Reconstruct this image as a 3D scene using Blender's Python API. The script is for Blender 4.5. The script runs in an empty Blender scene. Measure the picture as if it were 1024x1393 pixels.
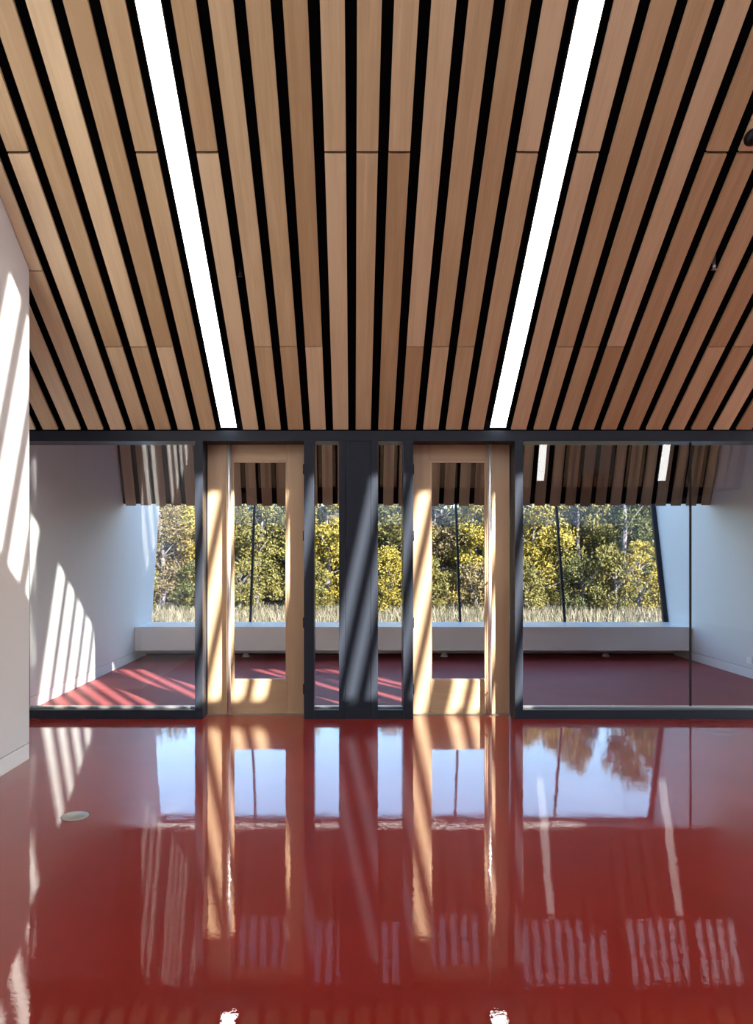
import bpy, bmesh, math, random
from mathutils import Vector, Matrix
random.seed(7)
scene = bpy.context.scene
COL = scene.collection

# ------------------------------------------------------------------ camera
F_PX, CX, CY, EYE = 1000.0, 481.0, 758.0, 1.54          # focal length and vanishing point in the 1024x1393 frame
cam_data = bpy.data.cameras.new('camera')
cam = bpy.data.objects.new('camera', cam_data)
COL.objects.link(cam)
cam.location = (0, 0, EYE)
cam.rotation_euler = (math.radians(90), 0, 0)
cam_data.sensor_width = 36.0
cam_data.lens = 36.0 * F_PX / 1393.0
cam_data.shift_x = (512 - CX) / 1393.0
cam_data.shift_y = (CY - 696.5) / 1393.0
cam_data.clip_start = 0.05
cam_data.clip_end = 500
scene.camera = cam

# ------------------------------------------------------------------ light
SUN_DIR = Vector((-0.77, 1.0, -0.75))                    # the way the sunlight travels
SUN_STRENGTH = 33.0
SKY_STRENGTH = 0.85
STRIP_STRENGTH = 10.0
EXPOSURE = 0.10
world = bpy.data.worlds.new('sky')
scene.world = world
world.use_nodes = True
wn = world.node_tree
bg = wn.nodes['Background']
sky = wn.nodes.new('ShaderNodeTexSky')
sky.sky_type = 'NISHITA'
sky.sun_disc = False
sky.sun_elevation = math.atan2(0.75, math.hypot(0.77, 1.0))
sky.sun_rotation = math.atan2(0.77, -1.0)
sky.air_density = 1.0
sky.dust_density = 0.6
sky.ozone_density = 2.5
wn.links.new(sky.outputs[0], bg.inputs[0])
bg.inputs[1].default_value = SKY_STRENGTH
sun_data = bpy.data.lights.new('sun', 'SUN')
sun_data.energy = SUN_STRENGTH
sun_data.angle = math.radians(0.45)
sun_data.color = (1.0, 0.93, 0.83)
sun = bpy.data.objects.new('sun', sun_data)
COL.objects.link(sun)
sun.location = (8, -10, 12)
sun.rotation_euler = SUN_DIR.to_track_quat('-Z', 'Y').to_euler()
vs = scene.view_settings
scene.display_settings.display_device = 'sRGB'
vs.view_transform = 'Standard'
vs.look = 'None'
vs.exposure = EXPOSURE
vs.gamma = 1.0
vs.use_curve_mapping = False
scene.cycles.use_denoising = True
scene.cycles.denoising_input_passes = 'RGB_ALBEDO_NORMAL'
scene.cycles.max_bounces = 14
scene.cycles.diffuse_bounces = 6
scene.cycles.glossy_bounces = 6
scene.cycles.transparent_max_bounces = 24
scene.cycles.caustics_reflective = True
scene.cycles.blur_glossy = 0.0
scene.cycles.sample_clamp_indirect = 6.0

# ------------------------------------------------------------------ materials
def new_mat(name):
    m = bpy.data.materials.new(name)
    m.use_nodes = True
    nt = m.node_tree
    return m, nt, nt.nodes['Principled BSDF']

def plain(name, col, rough=0.5, metal=0.0, spec=0.5, bump=0.0, bscale=40.0, vary=0.0):
    m, nt, b = new_mat(name)
    b.inputs['Base Color'].default_value = (*col, 1)
    b.inputs['Roughness'].default_value = rough
    b.inputs['Metallic'].default_value = metal
    b.inputs['Specular IOR Level'].default_value = spec
    tc = nt.nodes.new('ShaderNodeTexCoord')
    nz = nt.nodes.new('ShaderNodeTexNoise')
    nz.inputs['Scale'].default_value = bscale
    nz.inputs['Detail'].default_value = 3
    nt.links.new(tc.outputs['Object'], nz.inputs['Vector'])
    if bump:
        bp = nt.nodes.new('ShaderNodeBump')
        bp.inputs['Strength'].default_value = bump
        bp.inputs['Distance'].default_value = 0.01
        nt.links.new(nz.outputs['Fac'], bp.inputs['Height'])
        nt.links.new(bp.outputs['Normal'], b.inputs['Normal'])
    if vary:
        rp = nt.nodes.new('ShaderNodeValToRGB')
        rp.color_ramp.elements[0].color = (*[c * (1 - vary) for c in col], 1)
        rp.color_ramp.elements[1].color = (*[min(1, c * (1 + vary)) for c in col], 1)
        rp.color_ramp.elements[0].position = 0.3
        rp.color_ramp.elements[1].position = 0.7
        nt.links.new(nz.outputs['Fac'], rp.inputs['Fac'])
        nt.links.new(rp.outputs['Color'], b.inputs['Base Color'])
    return m

def wood(name, dark, mid, light, axis=1, rough=0.42, spread=0.62):
    """straight-grained timber, the grain along one object axis, each board its own tone"""
    m, nt, b = new_mat(name)
    L = nt.links.new
    tc = nt.nodes.new('ShaderNodeTexCoord')
    oi = nt.nodes.new('ShaderNodeObjectInfo')
    mul = nt.nodes.new('ShaderNodeMath'); mul.operation = 'MULTIPLY'; mul.inputs[1].default_value = 37.0
    L(oi.outputs['Random'], mul.inputs[0])
    cmb = nt.nodes.new('ShaderNodeCombineXYZ')
    for k in range(3): L(mul.outputs[0], cmb.inputs[k])
    add = nt.nodes.new('ShaderNodeVectorMath'); add.operation = 'ADD'
    L(tc.outputs['Object'], add.inputs[0]); L(cmb.outputs[0], add.inputs[1])
    def mapped(sc):
        mp = nt.nodes.new('ShaderNodeMapping')
        mp.inputs['Scale'].default_value = sc
        L(add.outputs[0], mp.inputs['Vector'])
        return mp
    fine, broad = [26.0] * 3, [7.0] * 3
    fine[axis], broad[axis] = 0.9, 0.45
    n1 = nt.nodes.new('ShaderNodeTexNoise'); n1.inputs['Scale'].default_value = 3.0; n1.inputs['Detail'].default_value = 6; n1.inputs['Roughness'].default_value = 0.6
    L(mapped(fine).outputs[0], n1.inputs['Vector'])
    n2 = nt.nodes.new('ShaderNodeTexNoise'); n2.inputs['Scale'].default_value = 2.0; n2.inputs['Detail'].default_value = 3; n2.inputs['Distortion'].default_value = 0.4
    L(mapped(broad).outputs[0], n2.inputs['Vector'])
    mx = nt.nodes.new('ShaderNodeMath'); mx.operation = 'MULTIPLY_ADD'; mx.inputs[1].default_value = 0.45
    L(n1.outputs['Fac'], mx.inputs[0])
    m2 = nt.nodes.new('ShaderNodeMath'); m2.operation = 'MULTIPLY'; m2.inputs[1].default_value = 0.55
    L(n2.outputs['Fac'], m2.inputs[0]); L(m2.outputs[0], mx.inputs[2])
    m3 = nt.nodes.new('ShaderNodeMath'); m3.operation = 'MULTIPLY_ADD'; m3.inputs[1].default_value = spread; m3.inputs[2].default_value = -spread / 2
    L(oi.outputs['Random'], m3.inputs[0])
    m4 = nt.nodes.new('ShaderNodeMath'); m4.operation = 'ADD'
    L(mx.outputs[0], m4.inputs[0]); L(m3.outputs[0], m4.inputs[1])
    rp = nt.nodes.new('ShaderNodeValToRGB')
    e = rp.color_ramp.elements
    e[0].position, e[0].color = 0.2, (*dark, 1)
    e[1].position, e[1].color = 0.8, (*light, 1)
    k = e.new(0.5); k.color = (*mid, 1)
    L(m4.outputs[0], rp.inputs['Fac'])
    L(rp.outputs['Color'], b.inputs['Base Color'])
    b.inputs['Roughness'].default_value = rough
    bp = nt.nodes.new('ShaderNodeBump'); bp.inputs['Strength'].default_value = 0.08; bp.inputs['Distance'].default_value = 0.004
    L(n1.outputs['Fac'], bp.inputs['Height']); L(bp.outputs['Normal'], b.inputs['Normal'])
    return m

def emitter(name, col, strength):
    m, nt, b = new_mat(name)
    b.inputs['Base Color'].default_value = (0.9, 0.9, 0.88, 1)
    b.inputs['Emission Color'].default_value = (*col, 1)
    b.inputs['Emission Strength'].default_value = strength
    return m

def pane_glass(name, tint=(0.95, 0.97, 0.97), f0=0.045):
    m = bpy.data.materials.new(name); m.use_nodes = True
    nt = m.node_tree; nt.nodes.clear(); L = nt.links.new
    out = nt.nodes.new('ShaderNodeOutputMaterial')
    mix = nt.nodes.new('ShaderNodeMixShader')
    tr = nt.nodes.new('ShaderNodeBsdfTransparent'); tr.inputs[0].default_value = (*tint, 1)
    gl = nt.nodes.new('ShaderNodeBsdfGlossy'); gl.inputs['Roughness'].default_value = 0.0; gl.inputs[0].default_value = (0.96, 0.98, 1, 1)
    lw = nt.nodes.new('ShaderNodeLayerWeight'); lw.inputs[0].default_value = 0.5
    pw = nt.nodes.new('ShaderNodeMath'); pw.operation = 'POWER'; pw.inputs[1].default_value = 5
    L(lw.outputs['Facing'], pw.inputs[0])
    ma = nt.nodes.new('ShaderNodeMath'); ma.operation = 'MULTIPLY_ADD'; ma.inputs[1].default_value = 1 - f0; ma.inputs[2].default_value = f0
    L(pw.outputs[0], ma.inputs[0])
    L(ma.outputs[0], mix.inputs[0]); L(tr.outputs[0], mix.inputs[1]); L(gl.outputs[0], mix.inputs[2])
    L(mix.outputs[0], out.inputs[0])
    return m

def floor_material():
    m, nt, b = new_mat('red_resin_floor'); L = nt.links.new
    tc = nt.nodes.new('ShaderNodeTexCoord')
    n = nt.nodes.new('ShaderNodeTexNoise'); n.inputs['Scale'].default_value = 1.3; n.inputs['Detail'].default_value = 5
    L(tc.outputs['Object'], n.inputs['Vector'])
    rp = nt.nodes.new('ShaderNodeValToRGB')
    rp.color_ramp.elements[0].color = (0.23, 0.016, 0.010, 1); rp.color_ramp.elements[0].position = 0.3
    rp.color_ramp.elements[1].color = (0.285, 0.020, 0.012, 1); rp.color_ramp.elements[1].position = 0.7
    L(n.outputs['Fac'], rp.inputs['Fac']); L(rp.outputs['Color'], b.inputs['Base Color'])
    b.inputs['Roughness'].default_value = 0.34
    b.inputs['Specular IOR Level'].default_value = 0.04
    b.inputs['Coat Weight'].default_value = 1.0
    b.inputs['Coat Roughness'].default_value = 0.0
    b.inputs['Coat IOR'].default_value = 1.70
    n2 = nt.nodes.new('ShaderNodeTexNoise'); n2.inputs['Scale'].default_value = 42.0; n2.inputs['Detail'].default_value = 2
    n3 = nt.nodes.new('ShaderNodeTexNoise'); n3.inputs['Scale'].default_value = 5.0; n3.inputs['Detail'].default_value = 1
    L(tc.outputs['Object'], n2.inputs['Vector']); L(tc.outputs['Object'], n3.inputs['Vector'])
    ma = nt.nodes.new('ShaderNodeMath'); ma.operation = 'MULTIPLY_ADD'; ma.inputs[1].default_value = 3.0
    L(n3.outputs['Fac'], ma.inputs[0]); L(n2.outputs['Fac'], ma.inputs[2])
    bp = nt.nodes.new('ShaderNodeBump'); bp.inputs['Strength'].default_value = 0.03; bp.inputs['Distance'].default_value = 0.0045
    L(ma.outputs[0], bp.inputs['Height'])
    L(bp.outputs['Normal'], b.inputs['Coat Normal']); L(bp.outputs['Normal'], b.inputs['Normal'])
    return m

def leaf_material(name, cols):
    m, nt, b = new_mat(name); L = nt.links.new
    g = nt.nodes.new('ShaderNodeNewGeometry')
    rp = nt.nodes.new('ShaderNodeValToRGB')
    e = rp.color_ramp.elements
    e[0].color = (*cols[0], 1); e[1].color = (*cols[-1], 1)
    for i, c in enumerate(cols[1:-1]):
        k = e.new((i + 1) / (len(cols) - 1)); k.color = (*c, 1)
    L(g.outputs['Random Per Island'], rp.inputs['Fac'])
    L(rp.outputs['Color'], b.inputs['Base Color'])
    b.inputs['Roughness'].default_value = 0.6
    b.inputs['Specular IOR Level'].default_value = 0.25
    return m

M_FLOOR = floor_material()
M_FLOOR_FAR = plain('matt_red_floor', (0.24, 0.055, 0.058), 0.5, spec=0.1, bscale=2.0, vary=0.08)
M_DARK = plain('charcoal_paint', (0.05, 0.05, 0.055), 0.7, spec=0.2)
M_WALL = plain('white_wall_paint', (0.69, 0.687, 0.68), 0.55, bump=0.02, bscale=180)
M_BASE = plain('white_trim_paint', (0.78, 0.775, 0.765), 0.5)
M_BLACK = plain('black_acoustic_backing', (0.006, 0.006, 0.007), 0.9, spec=0.1, bump=0.05, bscale=200)
M_FRAME = plain('dark_blue_grey_steel', (0.021, 0.026, 0.037), 0.34, spec=0.14, bump=0.01, bscale=300)
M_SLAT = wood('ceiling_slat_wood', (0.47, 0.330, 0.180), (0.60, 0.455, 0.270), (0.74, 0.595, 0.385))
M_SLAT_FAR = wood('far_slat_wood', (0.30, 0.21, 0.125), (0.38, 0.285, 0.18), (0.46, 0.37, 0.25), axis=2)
M_DOOR_V = wood('door_wood_upright', (0.36, 0.240, 0.140), (0.44, 0.305, 0.187), (0.50, 0.355, 0.225), axis=2, spread=0.25)
M_DOOR_H = wood('door_wood_crosswise', (0.36, 0.240, 0.140), (0.44, 0.305, 0.187), (0.50, 0.355, 0.225), axis=0, spread=0.25)
M_GLASS = pane_glass('partition_glass')
M_GLASS_OUT = pane_glass('window_glass', (0.96, 0.985, 0.97), 0.04)
M_CHROME = plain('polished_steel', (0.88, 0.88, 0.88), 0.36, metal=0.8)
M_STEEL = plain('brushed_steel', (0.45, 0.45, 0.43), 0.35, metal=0.7, bump=0.02, bscale=90)
M_STRIP = emitter('strip_diffuser', (1.0, 0.97, 0.93), STRIP_STRENGTH)
M_BENCH = plain('white_bench_lacquer', (0.84, 0.845, 0.85), 0.22)
M_KICK = plain('grey_recess_paint', (0.62, 0.62, 0.63), 0.6)
M_PLASTIC = plain('white_plastic', (0.82, 0.82, 0.80), 0.35)
M_BLACKPL = plain('black_plastic', (0.010, 0.010, 0.011), 0.35, spec=0.2)
M_ROOF = plain('roof_membrane', (0.30, 0.30, 0.31), 0.8)
M_GROUND = plain('dry_meadow_soil', (0.10, 0.083, 0.058), 0.95, spec=0.1, bscale=3, vary=0.25)
M_GRASS = leaf_material('dry_grass', [(0.15, 0.122, 0.085), (0.21, 0.175, 0.125), (0.075, 0.07, 0.036), (0.13, 0.10, 0.085), (0.05, 0.046, 0.026)])
M_LEAF = {
    'yellow': leaf_material('yellow_leaves', [(0.1200, 0.0920, 0.0144), (0.2160, 0.1520, 0.0176), (0.1440, 0.1200, 0.0224), (0.2720, 0.1880, 0.0320), (0.0720, 0.0680, 0.0176)]),
    'olive': leaf_material('olive_leaves', [(0.0520, 0.0496, 0.0144), (0.0960, 0.0800, 0.0192), (0.1360, 0.1040, 0.0256), (0.0640, 0.0640, 0.0176), (0.1760, 0.1320, 0.0400)]),
    'green': leaf_material('green_leaves', [(0.0280, 0.0336, 0.0112), (0.0480, 0.0528, 0.0160), (0.0760, 0.0704, 0.0208), (0.0368, 0.0448, 0.0144), (0.1200, 0.0960, 0.0336)]),
    'bronze': leaf_material('bronze_leaves', [(0.0800, 0.0560, 0.0256), (0.1280, 0.0880, 0.0360), (0.0720, 0.0640, 0.0272), (0.1600, 0.1080, 0.0480), (0.0880, 0.0640, 0.0464)]),
}
M_BANK = plain('leaf_litter_bank', (0.045, 0.037, 0.024), 0.95, spec=0.1, bscale=2.5, vary=0.5, bump=0.4)
M_BARK = plain('grey_violet_bark', (0.13, 0.11, 0.125), 0.9, spec=0.1, bscale=12, vary=0.35)

# ------------------------------------------------------------------ helpers
def bx(bm, x0, x1, y0, y1, z0, z1, bevel=0.0):
    vs_ = [bm.verts.new(p) for p in ((x0, y0, z0), (x1, y0, z0), (x1, y1, z0), (x0, y1, z0), (x0, y0, z1), (x1, y0, z1), (x1, y1, z1), (x0, y1, z1))]
    fs = [bm.faces.new([vs_[i] for i in f]) for f in ((0, 3, 2, 1), (4, 5, 6, 7), (0, 1, 5, 4), (1, 2, 6, 5), (2, 3, 7, 6), (3, 0, 4, 7))]
    if bevel:
        ed = list({e for f in fs for e in f.edges})
        bmesh.ops.bevel(bm, geom=ed, offset=bevel, segments=2, affect='EDGES', profile=0.7)
    return bm

def prism(bm, pts, x0, x1):
    """a (y, z) outline pushed along x"""
    a = [bm.verts.new((x0, y, z)) for y, z in pts]
    b = [bm.verts.new((x1, y, z)) for y, z in pts]
    n = len(pts)
    bm.faces.new(a); bm.faces.new(list(reversed(b)))
    for i in range(n):
        bm.faces.new((a[i], b[i], b[(i + 1) % n], a[(i + 1) % n]))
    bmesh.ops.recalc_face_normals(bm, faces=bm.faces[:])
    return bm

def tube(bm, p0, p1, r0, r1=None, seg=12, caps=True):
    p0, p1 = Vector(p0), Vector(p1)
    r1 = r0 if r1 is None else r1
    d = (p1 - p0).normalized()
    q = d.to_track_quat('Z', 'Y').to_matrix()
    rings = []
    for p, r in ((p0, r0), (p1, r1)):
        rings.append([bm.verts.new(p + q @ Vector((r * math.cos(2 * math.pi * k / seg), r * math.sin(2 * math.pi * k / seg), 0))) for k in range(seg)])
    for k in range(seg):
        f = bm.faces.new((rings[0][k], rings[0][(k + 1) % seg], rings[1][(k + 1) % seg], rings[1][k])); f.smooth = True
    if caps:
        bm.faces.new(list(reversed(rings[0]))); bm.faces.new(rings[1])
    return bm

def lathe(bm, prof, seg=24, flip=False):
    """profile of (radius, z) turned about z"""
    rings = []
    for r, z in prof:
        rings.append([bm.verts.new((r * math.cos(2 * math.pi * k / seg), r * math.sin(2 * math.pi * k / seg), z)) for k in range(seg)] if r > 1e-6 else [bm.verts.new((0, 0, z))])
    for a, b in zip(rings, rings[1:]):
        for k in range(seg):
            if len(a) == 1 and len(b) == 1: continue
            if len(a) == 1: f = bm.faces.new((a[0], b[k], b[(k + 1) % seg]))
            elif len(b) == 1: f = bm.faces.new((a[k], b[0], a[(k + 1) % seg]))
            else: f = bm.faces.new((a[k], b[k], b[(k + 1) % seg], a[(k + 1) % seg]))
            f.smooth = True
    bmesh.ops.recalc_face_normals(bm, faces=bm.faces[:])
    return bm

def obj(name, bm, mat, parent=None, loc=(0, 0, 0), rot=(0, 0, 0), mesh=None):
    if mesh is None:
        mesh = bpy.data.meshes.new(name)
        bm.to_mesh(mesh); bm.free()
        mesh.materials.append(mat)
    o = bpy.data.objects.new(name, mesh)
    COL.objects.link(o)
    o.location = loc; o.rotation_euler = rot
    if parent: o.parent = parent
    return o

def tag(o, label=None, cat=None, group=None, kind=None):
    if label: o['label'] = label
    if cat: o['category'] = cat
    if group: o['group'] = group
    if kind: o['kind'] = kind
    return o

def empty(name, loc, label, cat, group=None, kind=None):
    o = bpy.data.objects.new(name, None); COL.objects.link(o)
    o.location = loc; o.empty_display_size = 0.1
    return tag(o, label, cat, group, kind)

def B(): return bmesh.new()

# ------------------------------------------------------------------ the sections of the building (y, z)
SL = 0.715                                   # the front ceiling falls towards the glass wall
G0 = 7.0                                     # front face of the glass wall
HEAD = 2.751
TH = math.atan(SL)
def ceil_z(y): return HEAD + SL * (G0 - y)
RT = 2.8                                     # the steep slatted wall behind the camera
def rear_y(z): return 0.25 - (7.55 - z) / RT
XL, XR = -3.27, 5.05                         # side walls of the far room
NEAR = -2.48                                 # face of the projecting wall on the left
NEAR_END = 5.62
FX1 = 8.2                                    # right wall of the front room
RIDGE = 0.2

# floor and ground
floor = tag(obj('floor', bx(B(), -3.6, 8.5, -6.2, 7.2, -0.15, 0.0), M_FLOOR), 'mirror-glossy red poured floor in front of the glass partition', 'floor', kind='structure')
tag(obj('floor', bx(B(), -3.6, 8.5, 7.2, 12.6, -0.15, 0.0), M_FLOOR_FAR), 'matt dark red floor of the far room behind the glass', 'floor', kind='structure')
bm = B()
gx, gy = 40, 30
grid = [[bm.verts.new((-60 + 120 * i / gx, 12.6 + 80 * (j / gy) ** 1.6, -0.12 + (0.05 * random.random() if j > 0 else 0) + max(0, (80 * (j / gy) ** 1.6 - 18)) * 0.05)) for i in range(gx + 1)] for j in range(gy + 1)]
for j in range(gy):
    for i in range(gx):
        bm.faces.new((grid[j][i], grid[j][i + 1], grid[j + 1][i + 1], grid[j + 1][i]))
tag(obj('ground', bm, M_GROUND), 'dry grassy ground outside beyond the far window', 'ground', kind='structure')
bm = B()
bx(bm, 8.5, 70, -60, 12.6, -0.5, -0.15)
tag(obj('ground', bm, M_GROUND), 'ground on the sunny side of the building', 'ground', kind='structure')
bm = B()
bx(bm, -70, 8.5, -60, -6.2, -0.5, -0.15)
tag(obj('ground', bm, M_GROUND), 'ground behind the building', 'ground', kind='structure')

# front ceiling: black backing with boards as parts
bm = prism(B(), [(7.25, ceil_z(7.25) + .14), (RIDGE, ceil_z(RIDGE) + .14), (RIDGE, ceil_z(RIDGE) + .5), (7.25, ceil_z(7.25) + .5)], -3.6, 8.5)
ceiling = tag(obj('ceiling', bm, M_BLACK), 'steep ceiling of pale wooden slats over black backing falling to the glass wall', 'ceiling', kind='structure')

SLAT, GAP, SLOT = 0.1428, 0.0714, 0.263
PITCH = SLAT + GAP
L_X = [-1.183, 1.367, 3.917, 6.467]          # the strip lights
JA, JB = [0.79, 3.39, 5.99], [2.09, 4.69]
def joints(k): return JB if k in (0, 4, 5, 6, 10) else JA       # k = place of a slat between two lights
cosT = math.cos(TH)
rest = B()
def board(x0, x1, s0, s1, seen):
    """a board from s0 to s1 (level distance back from the glass wall)"""
    s0 += 0.004; s1 -= 0.010 if 2.0 < s1 < 2.2 else 0.004
    cy = G0 - (s0 + s1) / 2
    ln = (s1 - s0) / cosT
    cx = (x0 + x1) / 2
    b_ = bx(B(), -(x1 - x0) / 2, (x1 - x0) / 2, -ln / 2, ln / 2, 0.0, 0.024, 0.0022)
    if seen:
        obj('slat', b_, M_SLAT, ceiling, (cx, cy, ceil_z(cy)), (-TH, 0, 0))
    else:
        me = bpy.data.meshes.new('tmp'); b_.to_mesh(me); b_.free()
        me.transform(Matrix.Translation((cx, cy, ceil_z(cy))) @ Matrix.Rotation(-TH, 4, 'X'))
        rest.from_mesh(me); bpy.data.meshes.remove(me)
S_END = 6.72
def run(x0, x1, k, seen):
    cuts = [0.0] + joints(k) + [S_END]
    for a, b_ in zip(cuts, cuts[1:]):
        if x1 <= NEAR:                                  # over the recess behind the projecting wall
            b2 = min(b_, G0 - NEAR_END - 0.01)
            if b2 - a > 0.05: board(x0, x1, a, b2, True)
        elif x0 < NEAR < x1:
            lim = G0 - NEAR_END - 0.01
            if a < lim: board(x0, x1, a, min(b_, lim), True)
            if b_ > lim: board(NEAR + 0.004, x1, max(a, lim), b_, seen and a < 2.9)
        else:
            board(x0, x1, a, b_, seen and a < 2.9)
for li, lx in enumerate(L_X):                            # the eleven slats right of each light
    for k in range(11):
        x0 = lx + SLOT / 2 + k * PITCH
        if x0 + SLAT < FX1 - 0.02: run(x0, x0 + SLAT, k, li < 2)
for k in range(10):                                      # left of the first light
    x1 = L_X[0] - SLOT / 2 - k * PITCH
    if x1 - SLAT > XL + 0.0: run(x1 - SLAT, x1, k, True)
tag(obj('slat', rest, M_SLAT, ceiling), kind='stuff')

# the steep slatted wall behind the camera with its high windows
WIN = [(-2.35, -0.15), (0.30, 1.15), (1.45, 2.55), (2.85, 5.05), (5.40, 6.64), (6.77, 7.62)]
W0, W1, TT = 5.70, 7.45, 0.06
def rear_box(bm, x0, x1, z0, z1, out0=0.0, out1=TT):
    """a slab lying in the steep plane; out = distance towards the outside"""
    k = 1 / RT
    prism(bm, [(rear_y(z0) - out0, z0), (rear_y(z1) - out0, z1), (rear_y(z1) - out1, z1), (rear_y(z0) - out1, z0)], x0, x1)
bm = B()
rear_box(bm, -3.6, 8.5, 3.0, W0)
rear_box(bm, -3.6, 8.5, W1, 7.95)
edges = [-3.6] + [v for w in WIN for v in w] + [8.5]
for a, b_ in zip(edges[0::2], edges[1::2]):
    rear_box(bm, a, b_, W0, W1)
rear = tag(obj('wall_rear', bm, M_BLACK), 'steep slatted wall with high windows behind the viewpoint', 'wall', kind='structure')
bm = B()
x = NEAR + 0.03
while x + SLAT < FX1 - 0.05:
    if all(abs(x + SLAT / 2 - lx) > 0.2 for lx in L_X):
        rear_box(bm, x, x + SLAT, 3.02, W0 - 0.03, -0.13, -0.106)
    x += PITCH
tag(obj('slat', bm, M_SLAT, rear), kind='stuff')
FIN = 0.098
for a, b_ in WIN:
    n = round((b_ - a) / PITCH)
    for k in range(n + 1):
        c = a + (b_ - a) * k / n
        bm = B(); rear_box(bm, c - FIN / 2, c + FIN / 2, W0 - 0.02, W1 + 0.02, 0.062, 0.09)
        obj('fin', bm, M_SLAT, rear)

# unseen block added behind: it keeps the sun off part of the left door
tag(obj('sun_block', bx(B(), 4.74, 5.34, -1.15, -0.80, 3.25, 6.15), M_ROOF), 'unseen square block added on the low roof to shade part of the left door', 'sun_block', kind='structure')

# low back room behind it, right wall with a window added for fill
tag(obj('ceiling', bx(B(), -3.6, 8.5, -6.2, rear_y(3.0) + 0.02, 3.0, 3.25), M_DARK), 'low charcoal ceiling behind the viewpoint', 'ceiling', kind='structure')
tag(obj('wall_back', bx(B(), -3.6, 8.5, -6.2, -6.0, 0, 3.0), M_DARK), 'charcoal back wall behind the viewpoint', 'wall', kind='structure')
bm = B()
RW = (-0.4, 6.3, 0.35, 2.1)                 # window opening in the right wall: y0, y1, z0, z1
prism(bm, [(-6.2, 0), (7.2, 0), (7.2, RW[2]), (-6.2, RW[2])], FX1, 8.5)
prism(bm, [(-6.2, RW[2]), (RW[0], RW[2]), (RW[0], RW[3]), (-6.2, RW[3])], FX1, 8.5)
prism(bm, [(RW[1], RW[2]), (7.2, RW[2]), (7.2, RW[3]), (RW[1], RW[3])], FX1, 8.5)
prism(bm, [(-6.2, RW[3]), (7.2, RW[3]), (7.2, 2.9), (RIDGE, 7.75), (rear_y(3.0), 3.0), (-6.2, 3.0)], FX1, 8.5)
tag(obj('wall_right', bm, M_WALL), 'white right wall of the front room, outside the picture', 'wall', kind='structure')
w2 = tag(obj('fill_window', bx(B(), 8.28, 8.36, RW[0], RW[1], RW[2], RW[2] + 0.06), M_FRAME), 'long window added in the unseen right wall to let in fill daylight', 'window', kind='structure')  # opening out of view, added and sized to brighten the front room
for k in range(6):
    y = RW[0] + (RW[1] - RW[0]) * (k + 0.5) / 6 + 0.9
    if y < RW[1]: obj('mullion', bx(B(), 8.28, 8.36, y - 0.03, y + 0.03, RW[2] + 0.06, RW[3]), M_FRAME, w2)

# the projecting white wall on the left with its baseboard and shadow groove
BH = 0.12
prof = [(-6.0, BH + 0.006), (NEAR_END, BH + 0.006), (NEAR_END, ceil_z(NEAR_END) + 0.13), (RIDGE + 0.03, ceil_z(RIDGE) + 0.10), (rear_y(3.0) + 0.05, 3.0), (-6.0, 3.0)]
tag(obj('wall_left', prism(B(), prof, -3.6, NEAR), M_WALL), 'white projecting wall at the left edge crossed by bright slanting sun stripes', 'wall', kind='structure')
bm = bx(B(), -3.6, NEAR, -6.0, NEAR_END, 0, BH)
tag(obj('baseboard_left', bm, M_BASE), 'white flush baseboard along the projecting left wall', 'baseboard', kind='structure')
# front-room side wall in the recess, and the far room's walls, leaning with the window at the end
def far_profile(z0): return [(NEAR_END, z0), (11.80 + 0.02, z0), (12.55, 3.15), (12.55, 3.3), (9.4, 4.7), (7.3, 4.7), (7.3, 2.8), (NEAR_END, 3.9)]
tag(obj('wall_northwest', prism(B(), far_profile(BH + 0.006), -3.6, XL), M_WALL), 'white left wall of the far room behind the glass, streaked by sun', 'wall', kind='structure')
tag(obj('baseboard_northwest', bx(B(), -3.6, XL, NEAR_END, 11.72, 0, BH), M_BASE), 'white flush baseboard of the left wall behind the glass', 'baseboard', kind='structure')
pr = [(7.25, BH + 0.006), (11.82, BH + 0.006), (12.55, 3.15), (12.55, 3.3), (9.4, 4.7), (7.25, 4.7)]
tag(obj('wall_northeast', prism(B(), pr, XR, XR + 0.35), M_WALL), 'white right wall of the far room behind the glass', 'wall', kind='structure')
tag(obj('baseboard_northeast', bx(B(), XR, XR + 0.35, 7.25, 11.72, 0, BH), M_BASE), 'white flush baseboard of the right wall behind the glass', 'baseboard', kind='structure')
# wall above the glass wall on the far side, and beyond its right end
tag(obj('wall_north', bx(B(), XL, XR, 7.26, 7.4, HEAD - 0.02, 4.7), M_WALL), 'white wall above the glass partition on its far side', 'wall', kind='structure')
tag(obj('wall_front', bx(B(), XR + 0.06, FX1, 7.0, 7.25, 0, 2.9), M_WALL), 'white wall right of the glass partition, outside the picture', 'wall', kind='structure')

# far ceiling: steep slatted panel, flat roof above, white soffit at the window head
PZ0, PY0, PT = 2.27, 10.40, 2.9
def panel_y(z): return PY0 - (z - PZ0) / PT
bm = prism(B(), [(panel_y(PZ0 + .03) + .055, PZ0 + .03), (panel_y(4.5) + .055, 4.5), (panel_y(4.5) + .10, 4.5), (panel_y(PZ0 + .03) + .10, PZ0 + .03)], XL, XR)
far_panel = tag(obj('ceiling', bm, M_BLACK), 'steep slatted wooden ceiling panel hanging in the far room above the window', 'ceiling', kind='structure')
PA = math.atan(1 / PT)
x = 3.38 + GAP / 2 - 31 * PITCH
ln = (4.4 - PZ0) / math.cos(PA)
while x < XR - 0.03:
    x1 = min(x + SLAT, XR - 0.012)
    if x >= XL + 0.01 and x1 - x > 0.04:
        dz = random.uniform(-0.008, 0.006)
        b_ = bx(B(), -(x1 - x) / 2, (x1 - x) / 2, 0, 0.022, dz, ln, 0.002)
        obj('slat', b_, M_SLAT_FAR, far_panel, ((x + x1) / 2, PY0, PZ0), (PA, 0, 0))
    x += PITCH
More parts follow.
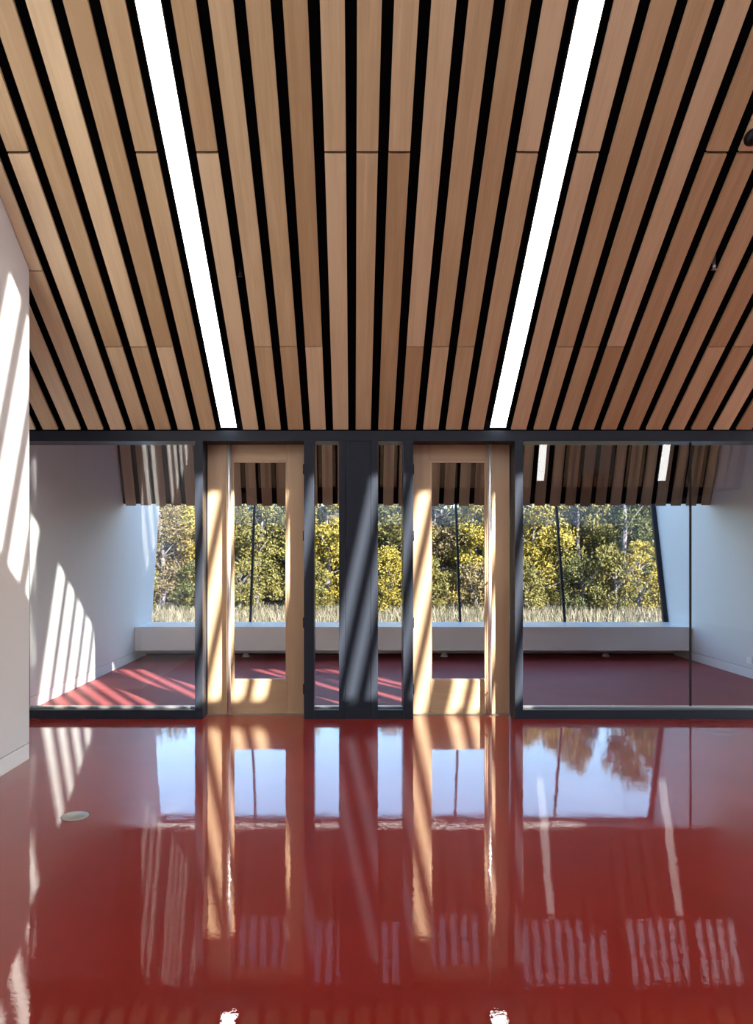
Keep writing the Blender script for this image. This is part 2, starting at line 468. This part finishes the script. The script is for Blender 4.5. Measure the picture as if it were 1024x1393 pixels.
tag(obj('ceiling', prism(B(), [(7.3, 4.45), (panel_y(4.45) + .2, 4.45), (panel_y(4.45) + .2, 4.7), (7.3, 4.7)], XL, XR), M_WALL), 'flat white top of the far room above the slatted panel', 'ceiling', kind='structure')
WY0, WZ0, WY1, WZ1 = 11.80, 0.50, 12.42, 2.87           # the leaning window
def soff(y0, y1):
    z0, z1 = 3.0 - 0.07 * (y0 - 10.3) / 2.3, 3.0 - 0.07 * (y1 - 10.3) / 2.3
    return [(y0, z0), (y1, z1), (y1, z1 + .2), (y0, z0 + .2)]
bm = prism(B(), soff(12.30, 12.62), XL, XR)
prism(bm, [(panel_y(3.0) + .11, 3.0), (10.75, 3.0), (10.75, 3.2), (panel_y(4.5) + .3, 4.7), (panel_y(4.5) + .12, 4.7)], XL, XR)
tag(obj('ceiling', bm, M_WALL), 'white soffit with a skylight slot over the head of the far window', 'ceiling', kind='structure')

# far window
WL = (WY1 - WY0) / (WZ1 - WZ0)
WA = math.atan(WL)
WLEN = math.hypot(WY1 - WY0, WZ1 - WZ0)
def win_part(name, x0, x1, v0, v1, d0, d1, mat, parent):
    return obj(name, bx(B(), x0, x1, d0, d1, v0, v1), mat, parent, (0, WY0, WZ0), (-WA, 0, 0))
win = empty('window_1', (0, WY0, WZ0), 'long outward-leaning window at the far end, looking onto autumn trees', 'window', kind='structure')
def under(o):
    o.location = (0, 0, 0); return o
MX = [-1.66, 0.03, 1.71, 3.39]
xs = [XL + 0.02] + MX + [XR - 0.09]
for a, b_ in zip(xs, xs[1:]):
    under(win_part('pane', a + 0.02, b_ - 0.02, 0.02, WLEN, 0.02, 0.032, M_GLASS_OUT, win))
for xm in MX:
    under(win_part('mullion', xm - 0.018, xm + 0.018, 0.0, WLEN, -0.01, 0.045, M_FRAME, win))
under(win_part('jamb', XR - 0.075, XR - 0.005, 0.0, WLEN, -0.01, 0.05, M_FRAME, win))
under(win_part('head', XL + 0.01, XR - 0.005, WLEN, WLEN + 0.07, -0.03, 0.07, M_FRAME, win))

# ------------------------------------------------------------------ strip lights
GRP = 'white strip lights set between the ceiling slats'
def strip_light(cx, y_of_s, label, s0=0.03, s1=6.6):
    ln = (s1 - s0) / cosT
    cy = G0 - (s0 + s1) / 2
    t = empty('strip_light', (cx, cy, ceil_z(cy)), label, 'light', GRP)
    t.rotation_euler = (-TH, 0, 0)
    bm = bx(B(), -0.080, 0.080, -ln / 2, ln / 2, 0.05, 0.115)
    bx(bm, -0.080, -0.0725, -ln / 2, ln / 2, 0.0, 0.05); bx(bm, 0.0725, 0.080, -ln / 2, ln / 2, 0.0, 0.05)
    obj('housing', bm, M_BLACKPL, t)
    obj('diffuser', bx(B(), -0.0722, 0.0722, -ln / 2, ln / 2, -0.001, 0.05), M_STRIP, t)
    return t
NAMES = ['left one of the two long white strip lights in the wooden ceiling',
         'right one of the two long white strip lights in the wooden ceiling',
         'strip light beyond the right edge, its end mirrored in the red floor',
         'strip light far beyond the right edge, its lower run mirrored in the right glass pane']
for lx, nm in zip(L_X, NAMES): strip_light(lx, None, nm)
# the same lights run down the steep wall behind the camera; the glass mirrors two of them
for lx, nm in zip(L_X, ['leftmost strip light on the steep wall behind the viewpoint', 'second strip light on the steep wall behind the viewpoint',
                        'strip light on the rear wall mirrored in the right pane beside the wooden door', 'strip light on the rear wall mirrored near the right end of the glass']):
    z0, z1 = 3.15, 5.55
    bm = B(); rear_box(bm, lx - 0.0715, lx + 0.0715, z0, z1, -0.12, -0.08)
    t = empty('strip_light', (lx, rear_y(z0), z0), nm, 'light', GRP)
    o = obj('diffuser', bm, M_STRIP, t); o.location = (-lx, -rear_y(z0), -z0)
    bm = B(); rear_box(bm, lx - 0.085, lx + 0.085, z0, z1, -0.08, -0.01)
    o = obj('housing', bm, M_BLACKPL, t); o.location = (-lx, -rear_y(z0), -z0)

# ------------------------------------------------------------------ glass partition
GP = empty('glass_partition', (0, G0, 0), 'dark steel framed glass partition wall between the two rooms', 'partition')
def gp(name, x0, x1, y0, y1, z0, z1, mat=M_FRAME, bevel=0.003, parent=None):
    return obj(name, bx(B(), x0, x1, y0 - G0, y1 - G0, z0, z1, bevel), mat, parent or GP)
HZ = 2.646
GY = 7.105
gp('header', XL, XR + 0.05, 7.0, 7.25, HZ, HEAD - 0.006)
gp('post', XL + 0.002, XL + 0.08, 7.0, 7.25, 0, HZ)
gp('post', -1.512, -1.438, 7.0, 7.25, 0, HZ)
gp('post', -0.474, -0.378, 7.0, 7.25, 0, HZ)
gp('stile', -0.140, -0.079, 7.0, 7.20, 0, HZ)
gp('pilaster', -0.077, 0.161, 7.004, 7.22, 0.0, HZ)
gp('base_plate', -0.0765, 0.1605, 6.999, 7.004, 0.0, 0.10, bevel=0.001)
gp('stile', 0.163, 0.231, 7.0, 7.20, 0, HZ)
gp('post', 0.4725, 0.567, 7.0, 7.25, 0, HZ)
gp('post', 1.535, 1.612, 7.0, 7.25, 0, HZ)
gp('post', XR - 0.06, XR + 0.05, 7.0, 7.25, 0, HZ)
JX = 3.255
for a, b_ in ((XL + 0.08, -1.512), (-0.378, -0.140), (0.231, 0.4725), (1.612, XR - 0.06)):
    gp('sill', a, b_, 7.0, 7.22, 0, 0.084)
    gp('bead', a, b_, GY - 0.022, GY + 0.034, 0.084, 0.102, mat=M_STEEL, bevel=0.0015)
for a, b_ in ((XL + 0.08, -1.512), (-0.378, -0.140), (0.231, 0.4725), (1.612, JX - 0.009), (JX + 0.009, XR - 0.06)):
    gp('pane', a + 0.001, b_ - 0.001, GY, GY + 0.012, 0.103, HZ - 0.001, mat=M_GLASS, bevel=0)
gp('glass_joint', JX - 0.009, JX + 0.009, GY - 0.002, GY + 0.014, 0.103, HZ - 0.001, mat=M_BLACKPL, bevel=0)

# ------------------------------------------------------------------ doors
def door(n, x0, x1, g0, g1, px, label, pull_side):
    dy0, dy1 = 7.196, 7.242
    cx = (x0 + x1) / 2
    D = empty('door_%d' % n, (cx, dy0, 0), label, 'door', kind='structure')
    def dp(name, a, b_, y0, y1, z0, z1, mat, bevel=0.0025):
        mx_, mz = (a + b_) / 2, (z0 + z1) / 2
        return obj(name, bx(B(), a - mx_, b_ - mx_, y0 - dy0, y1 - dy0, z0 - mz, z1 - mz, bevel), mat, D, (mx_ - cx, 0, mz))
    Z0, Z1, ZB, ZT = 0.008, 2.643, 0.33, 2.483
    dp('stile', x0, g0, dy0, dy1, Z0, Z1, M_DOOR_V)
    dp('stile', g1, x1, dy0, dy1, Z0, Z1, M_DOOR_V)
    dp('rail', g0 + 0.0015, g1 - 0.0015, dy0 + 0.001, dy1, Z0, ZB, M_DOOR_H)
    dp('rail', g0 + 0.0015, g1 - 0.0015, dy0 + 0.001, dy1, ZT, Z1, M_DOOR_H)
    bm = B()
    w = 0.016
    for a, b_, c, d in ((g0, g1, ZB, ZB + w), (g0, g1, ZT - w, ZT), (g0, g0 + w, ZB + w, ZT - w), (g1 - w, g1, ZB + w, ZT - w)):
        bx(bm, a - cx, b_ - cx, 0.006, 0.040, c, d, 0.0015)
    obj('glazing_bead', bm, M_DOOR_V, D)
    dp('glass', g0 + w - 0.002, g1 - w + 0.002, dy0 + 0.018, dy0 + 0.026, ZB + w - 0.002, ZT - w + 0.002, M_GLASS, 0)
    dp('threshold', x0, x1, dy0 - 0.03, dy1 + 0.02, 0.0, 0.006, M_STEEL, 0.001)
    pb = obj('pull_bar', tube(B(), (0, 0, 0.012), (0, 0, 2.63), 0.019, seg=24), M_CHROME, D, (px - cx, -0.075, 0))
    for z in (0.22, 1.30, 2.42):
        obj('bracket', tube(B(), (0, 0.012, z), (0, 0.0755, z), 0.008, seg=14), M_CHROME, pb)
    for z in (0.25, 0.9, 1.75, 2.4):
        hx = x1 if pull_side < 0 else x0
        obj('hinge', tube(B(), (hx - cx + pull_side * 0.0045, -0.006, z - 0.05), (hx - cx + pull_side * 0.0045, -0.006, z + 0.05), 0.006, seg=10), M_BLACKPL, D)
    return D
door(1, -1.430, -0.486, -1.188, -0.651, -1.208, 'left pale wooden glazed door with full-height steel pull bar', -1)
door(2, 0.580, 1.524, 0.749, 1.300, 1.318, 'right pale wooden glazed door with full-height steel pull bar', 1)

# ------------------------------------------------------------------ bench under the far window
BN = empty('window_bench', (0, 10.96, 0), 'long white built-in bench along the foot of the far window', 'bench')
def bn(name, x0, x1, y0, y1, z0, z1, mat, bevel=0.004):
    return obj(name, bx(B(), x0, x1, y0 - 10.96, y1 - 10.96, z0, z1, bevel), mat, BN)
bn('seat', XL + 0.004, XR - 0.004, 10.955, 11.83, 0.455, 0.50, M_BENCH)
bn('front_panel', XL + 0.004, XR - 0.004, 10.97, 11.05, 0.145, 0.455, M_BENCH)
bn('recess', XL + 0.004, XR - 0.004, 11.62, 11.75, 0.0, 0.454, M_KICK)
bn('shadow_line', XL + 0.006, XR - 0.006, 11.60, 11.62, 0.0, 0.022, M_BLACKPL, 0.001)  # black strip stands in for the shadow line at the recess foot
for xo, w in zip((-1.67, 1.40, 3.90), ('left door', 'right door', 'wide right pane')):
    bm = lathe(B(), [(0.0, 0.058), (0.022, 0.054), (0.042, 0.040), (0.055, 0.016), (0.058, 0.0), (0.0, 0.0)], 24)
    o = obj('floor_fitting', bm, M_PLASTIC, None, (xo, 11.38, 0.0))
    tag(o, 'small round white fitting below the bench, seen through the ' + w, 'fitting', 'fittings below the bench')

# small things
bm = lathe(B(), [(0.0, 0.006), (0.066, 0.006), (0.070, 0.004), (0.078, 0.004), (0.081, 0.0), (0.0, 0.0)], 40)
t = tag(obj('floor_cover', bm, M_STEEL, None, (-1.657, 4.37, 0.0)), 'round grey metal cover set in the red floor near the left wall', 'floor cover')
so = empty('ceiling_sensor', (2.625, 4.83, ceil_z(4.83)), 'black round fitting on the slatted ceiling at the right edge', 'sensor')
so.rotation_euler = (-TH, 0, 0)
bm = lathe(B(), [(0.0, -0.055), (0.028, -0.048), (0.046, -0.030), (0.053, -0.010), (0.053, 0.0), (0.0, 0.0)], 28)
obj('dome', bm, M_BLACKPL, so)
obj('ring', lathe(B(), [(0.053, -0.008), (0.060, -0.006), (0.060, 0.0), (0.053, 0.0)], 28), M_BLACKPL, so)
def sprinkler(px, py, label, mat):
    # a head in a gap between slats, hanging just below the boards
    t_ = (CY - py) / F_PX
    y = (HEAD + SL * G0 - EYE) / (t_ + SL)
    x = (px - CX) / F_PX * y
    s = empty('sprinkler', (x, y, ceil_z(y) + 0.02), label, 'sprinkler')
    obj('body', lathe(B(), [(0.0, 0.10), (0.012, 0.10), (0.012, 0.0), (0.016, -0.004), (0.010, -0.016), (0.0, -0.016)], 14), mat, s)
    obj('deflector', lathe(B(), [(0.0, -0.030), (0.019, -0.030), (0.020, -0.027), (0.004, -0.026), (0.004, -0.016), (0.0, -0.016)], 14), mat, s)
sprinkler(971, 365, 'tiny pale sprinkler head in a ceiling gap near the right edge', M_STEEL)
sprinkler(327, 375, 'tiny black sprinkler head in a ceiling gap right of the left strip light', M_BLACKPL)
oz = EYE - (898 - CY) / F_PX * 9.38
ou = empty('wall_outlet', (XR - 0.001, 9.38, oz), 'small white outlet plate low on the right wall behind the glass', 'outlet')
obj('plate', bx(B(), -0.008, 0.0, -0.06, 0.06, -0.04, 0.04, 0.003), M_PLASTIC, ou)
obj('socket', bx(B(), -0.011, -0.0075, -0.035, 0.035, -0.018, 0.018, 0.002), M_PLASTIC, ou)

# ------------------------------------------------------------------ thicket outside
def crown_mesh(seed, h, r, n, leaf):
    rnd = random.Random(seed)
    bm = B()
    clumps = []
    for k in range(64):
        z = h * (0.04 + 0.94 * (k + rnd.random()) / 64)
        rr = r * math.sqrt(max(0.05, 1 - ((z / h - 0.45) / 0.62) ** 2)) * rnd.uniform(0.35, 0.95)
        a = rnd.uniform(0, 2 * math.pi)
        clumps.append((Vector((rr * math.cos(a), rr * math.sin(a) * 0.8, z)), rnd.uniform(0.28, 0.55) * r * 0.6))
    for i in range(n):
        c, cr = clumps[rnd.randrange(len(clumps))]
        d = Vector((rnd.gauss(0, 1), rnd.gauss(0, 1), rnd.gauss(0, 0.8)))
        d.normalize()
        p = c + d * cr * (rnd.random() ** 0.4)
        if p.z < 0.05: p.z = 0.05 + rnd.random() * 0.3
        s = leaf * rnd.uniform(0.6, 1.35)
        q = (Vector((rnd.gauss(0, 1), rnd.gauss(0, 1) - 0.6, rnd.gauss(0, 1) + 0.5)).normalized()).to_track_quat('Z', 'Y').to_matrix()
        q = q @ Matrix.Rotation(rnd.uniform(0, 6.28), 3, 'Z')
        pts = [Vector((0, -s, 0)), Vector((s * 0.55, -s * 0.1, s * 0.16)), Vector((0, s, 0)), Vector((-s * 0.55, -s * 0.1, s * 0.16))]
        v = [bm.verts.new(p + q @ t_) for t_ in pts]
        bm.faces.new((v[0], v[1], v[2])); bm.faces.new((v[0], v[2], v[3]))
    return bm
def wood_mesh(seed, h, r, nb):
    rnd = random.Random(seed * 31 + 5)
    bm = B()
    p = Vector((0, 0, -0.1)); rad = 0.055 + 0.012 * h
    steps = 6
    trunk = [p]
    for k in range(steps):
        q = p + Vector((rnd.uniform(-.10, .10), rnd.uniform(-.1, .1), h * 0.88 / steps))
        tube(bm, p, q, rad * (1 - k / (steps + 1)), rad * (1 - (k + 1) / (steps + 1)), 8)
        p = q; trunk.append(p)
    for k in range(nb):
        b0 = trunk[1 + rnd.randrange(steps - 1)] + Vector((0, 0, rnd.uniform(0, .2)))
        a = rnd.uniform(0, 6.28)
        e = b0 + Vector((math.cos(a) * r * .9, math.sin(a) * r * .7, rnd.uniform(.25, .9) * r))
        m_ = (b0 + e) / 2 + Vector((0, 0, rnd.uniform(-.1, .15)))
        tube(bm, b0, m_, .022, .015, 5, False); tube(bm, m_, e, .015, .005, 5, False)
    return bm
variants = {}
def tree(kind, v, x, y, h, r, label, group=None, n=3600, leaf=0.075, scale=1.0):
    key = (kind, v)
    if key not in variants:
        o1 = crown_mesh(hash(v) % 97 + v * 13 + len(kind), h, r, n, leaf)
        me = bpy.data.meshes.new('foliage'); o1.to_mesh(me); o1.free(); me.materials.append(M_LEAF[kind])
        o2 = wood_mesh(v * 7 + len(kind), h, r, 9)
        mw = bpy.data.meshes.new('trunk'); o2.to_mesh(mw); o2.free(); mw.materials.append(M_BARK)
        variants[key] = (me, mw, h)
    me, mw, h0 = variants[key]
    z = -0.1
    t_ = empty('tree' if h > 2.4 else 'shrub', (x, y, z), label, 'tree' if h > 2.4 else 'shrub', group)
    t_.rotation_euler = (0, 0, random.uniform(0, 6.28))
    t_.scale = (scale,) * 3 if False else (1, 1, h / h0)
    obj('foliage', None, None, t_, mesh=me)
    obj('trunk', None, None, t_, mesh=mw)
WORD = {'yellow': 'bright yellow leaved', 'olive': 'olive green leaved', 'green': 'dark green leaved', 'bronze': 'bronze brown leaved'}
def seen(x, y):
    px = CX + x / y * F_PX
    for lim, w in ((268, 'the left pane'), (415, 'the left door'), (466, 'the left narrow pane'), (508, 'the partition, behind its pilaster'), (555, 'the right narrow pane'),
                   (692, 'the right door'), (765, 'the right pane left of the mullion'), (840, 'the right pane right of the mullion'), (1100, 'the right pane by the jamb')):
        if px < lim: return w
front = [  # kind, x, y, height, radius: the near row
    ('olive', -7.6, 24.5, 4.6, 1.25), ('bronze', -6.2, 23.6, 3.9, 1.1), ('yellow', -4.9, 24.6, 4.0, 1.15), ('olive', -3.2, 23.8, 4.1, 1.2),
    ('olive', -2.0, 25.0, 4.2, 1.1), ('yellow', -0.9, 24.0, 4.0, 1.1), ('green', 0.4, 24.8, 4.2, 1.1), ('olive', 1.5, 23.8, 4.0, 1.1),
    ('bronze', 2.7, 24.8, 4.1, 1.1), ('yellow', 4.0, 24.0, 4.1, 1.2), ('yellow', 5.9, 23.6, 4.5, 1.25), ('olive', 7.4, 24.6, 5.6, 1.3),
    ('green', 8.9, 23.9, 6.0, 1.35), ('green', 10.4, 24.4, 5.9, 1.3), ('olive', 11.9, 24.8, 5.6, 1.3)]
back = [
    ('green', -6.9, 27.2, 5.2, 1.5), ('olive', -5.2, 28.0, 5.1, 1.5), ('green', -3.6, 27.4, 5.0, 1.5), ('yellow', -1.9, 28.0, 5.1, 1.5),
    ('green', -0.2, 27.3, 5.1, 1.5), ('bronze', 1.5, 28.1, 5.1, 1.5), ('green', 3.3, 27.5, 5.1, 1.5), ('olive', 5.0, 28.0, 5.1, 1.5), ('green', 6.8, 27.3, 5.3, 1.4),
    ('yellow', 8.4, 28.0, 6.2, 1.4), ('olive', 10.1, 27.4, 6.5, 1.4), ('green', 11.8, 28.0, 6.3, 1.4)]
low = [
    ('olive', -6.4, 21.3, 1.7, 0.8), ('green', -4.7, 21.7, 1.4, 0.8), ('olive', -3.3, 21.2, 1.5, 0.8), ('olive', -1.3, 21.6, 1.5, 0.8), ('yellow', 0.9, 21.3, 1.9, 0.7), ('olive', 2.1, 21.5, 1.6, 0.8),
    ('bronze', 3.7, 21.7, 1.4, 0.8), ('olive', 5.0, 21.4, 1.5, 0.8), ('green', 6.6, 21.6, 1.6, 0.8), ('olive', 7.4, 21.2, 1.9, 0.8), ('yellow', 8.3, 21.3, 2.1, 0.7), ('bronze', 9.4, 21.6, 1.8, 0.8)]
used = {}
cnt = {}
for rank, rows, place in (('front row', front, 'of the front row'), ('back row', back, 'of the back row'), ('low', low, 'low in front')):
    for kind, x, y, h, r in rows:
        noun = 'shrub' if rank == 'low' else 'tree'
        lab = '%s %s %s, through %s' % (WORD[kind], noun, place, seen(x, y))
        if lab in used:
            lab = lab.replace(', through', ', rightmost through')
        used[lab] = 1
        v = cnt.get((rank, kind), 0) % 2 + (0 if rank == 'front row' else 4 if rank == 'back row' else 8)
        cnt[(rank, kind)] = cnt.get((rank, kind), 0) + 1
        tree(kind, v, x, y, h, r, lab, 'autumn trees outside' if rank != 'low' else 'low shrubs outside', n=9500 if rank == 'front row' else 7000 if rank == 'back row' else 4200, leaf=0.052 if rank == 'front row' else 0.068 if rank == 'back row' else 0.042)

# wooded bank rising behind the trees
bm = B()
rows = []
for j in range(13):
    yy = 26.0 + j * 0.6
    zz = -0.15 + 3.9 * (1 - math.cos(math.pi * min(1, j / 11.0))) / 2
    rows.append([bm.verts.new((-16 + i * 0.8, yy + random.uniform(-.15, .15), zz + (random.uniform(-.12, .12) if j else 0) + (max(0, min(1.3, (-16 + i * .8 - 5) * .25)) if j > 5 else 0))) for i in range(51)])
for j in range(12):
    for i in range(50):
        f = bm.faces.new((rows[j][i], rows[j][i + 1], rows[j + 1][i + 1], rows[j + 1][i])); f.smooth = True
tag(obj('bank', bm, M_BANK), 'steep brown bank rising behind the trees outside', 'ground', kind='structure')

# dry grass along the foot of the thicket
bm = B()
rnd = random.Random(3)
for i in range(20000):
    x = rnd.uniform(-9, 13); y = rnd.uniform(16.8, 22.5)
    h = rnd.uniform(0.10, 0.34); a = rnd.uniform(0, 6.28); w = rnd.uniform(0.006, 0.014)
    dx, dy = math.cos(a), math.sin(a)
    ln_ = rnd.uniform(0.0, 0.22); b2 = rnd.uniform(0, 6.28)
    top = (x + ln_ * math.cos(b2), y + ln_ * math.sin(b2), -0.1 + h)
    mid = (x + ln_ * .35 * math.cos(b2), y + ln_ * .35 * math.sin(b2), -0.1 + h * .6)
    v = [bm.verts.new((x - w * dx, y - w * dy, -0.12)), bm.verts.new((x + w * dx, y + w * dy, -0.12)), bm.verts.new((mid[0] + w * .7 * dx, mid[1] + w * .7 * dy, mid[2])), bm.verts.new((mid[0] - w * .7 * dx, mid[1] - w * .7 * dy, mid[2])), bm.verts.new(top)]
    bm.faces.new((v[0], v[1], v[2], v[3])); bm.faces.new((v[3], v[2], v[4]))
tag(obj('dry_grass', bm, M_GRASS), 'strip of dry pale grass below the trees outside', 'grass', kind='stuff')
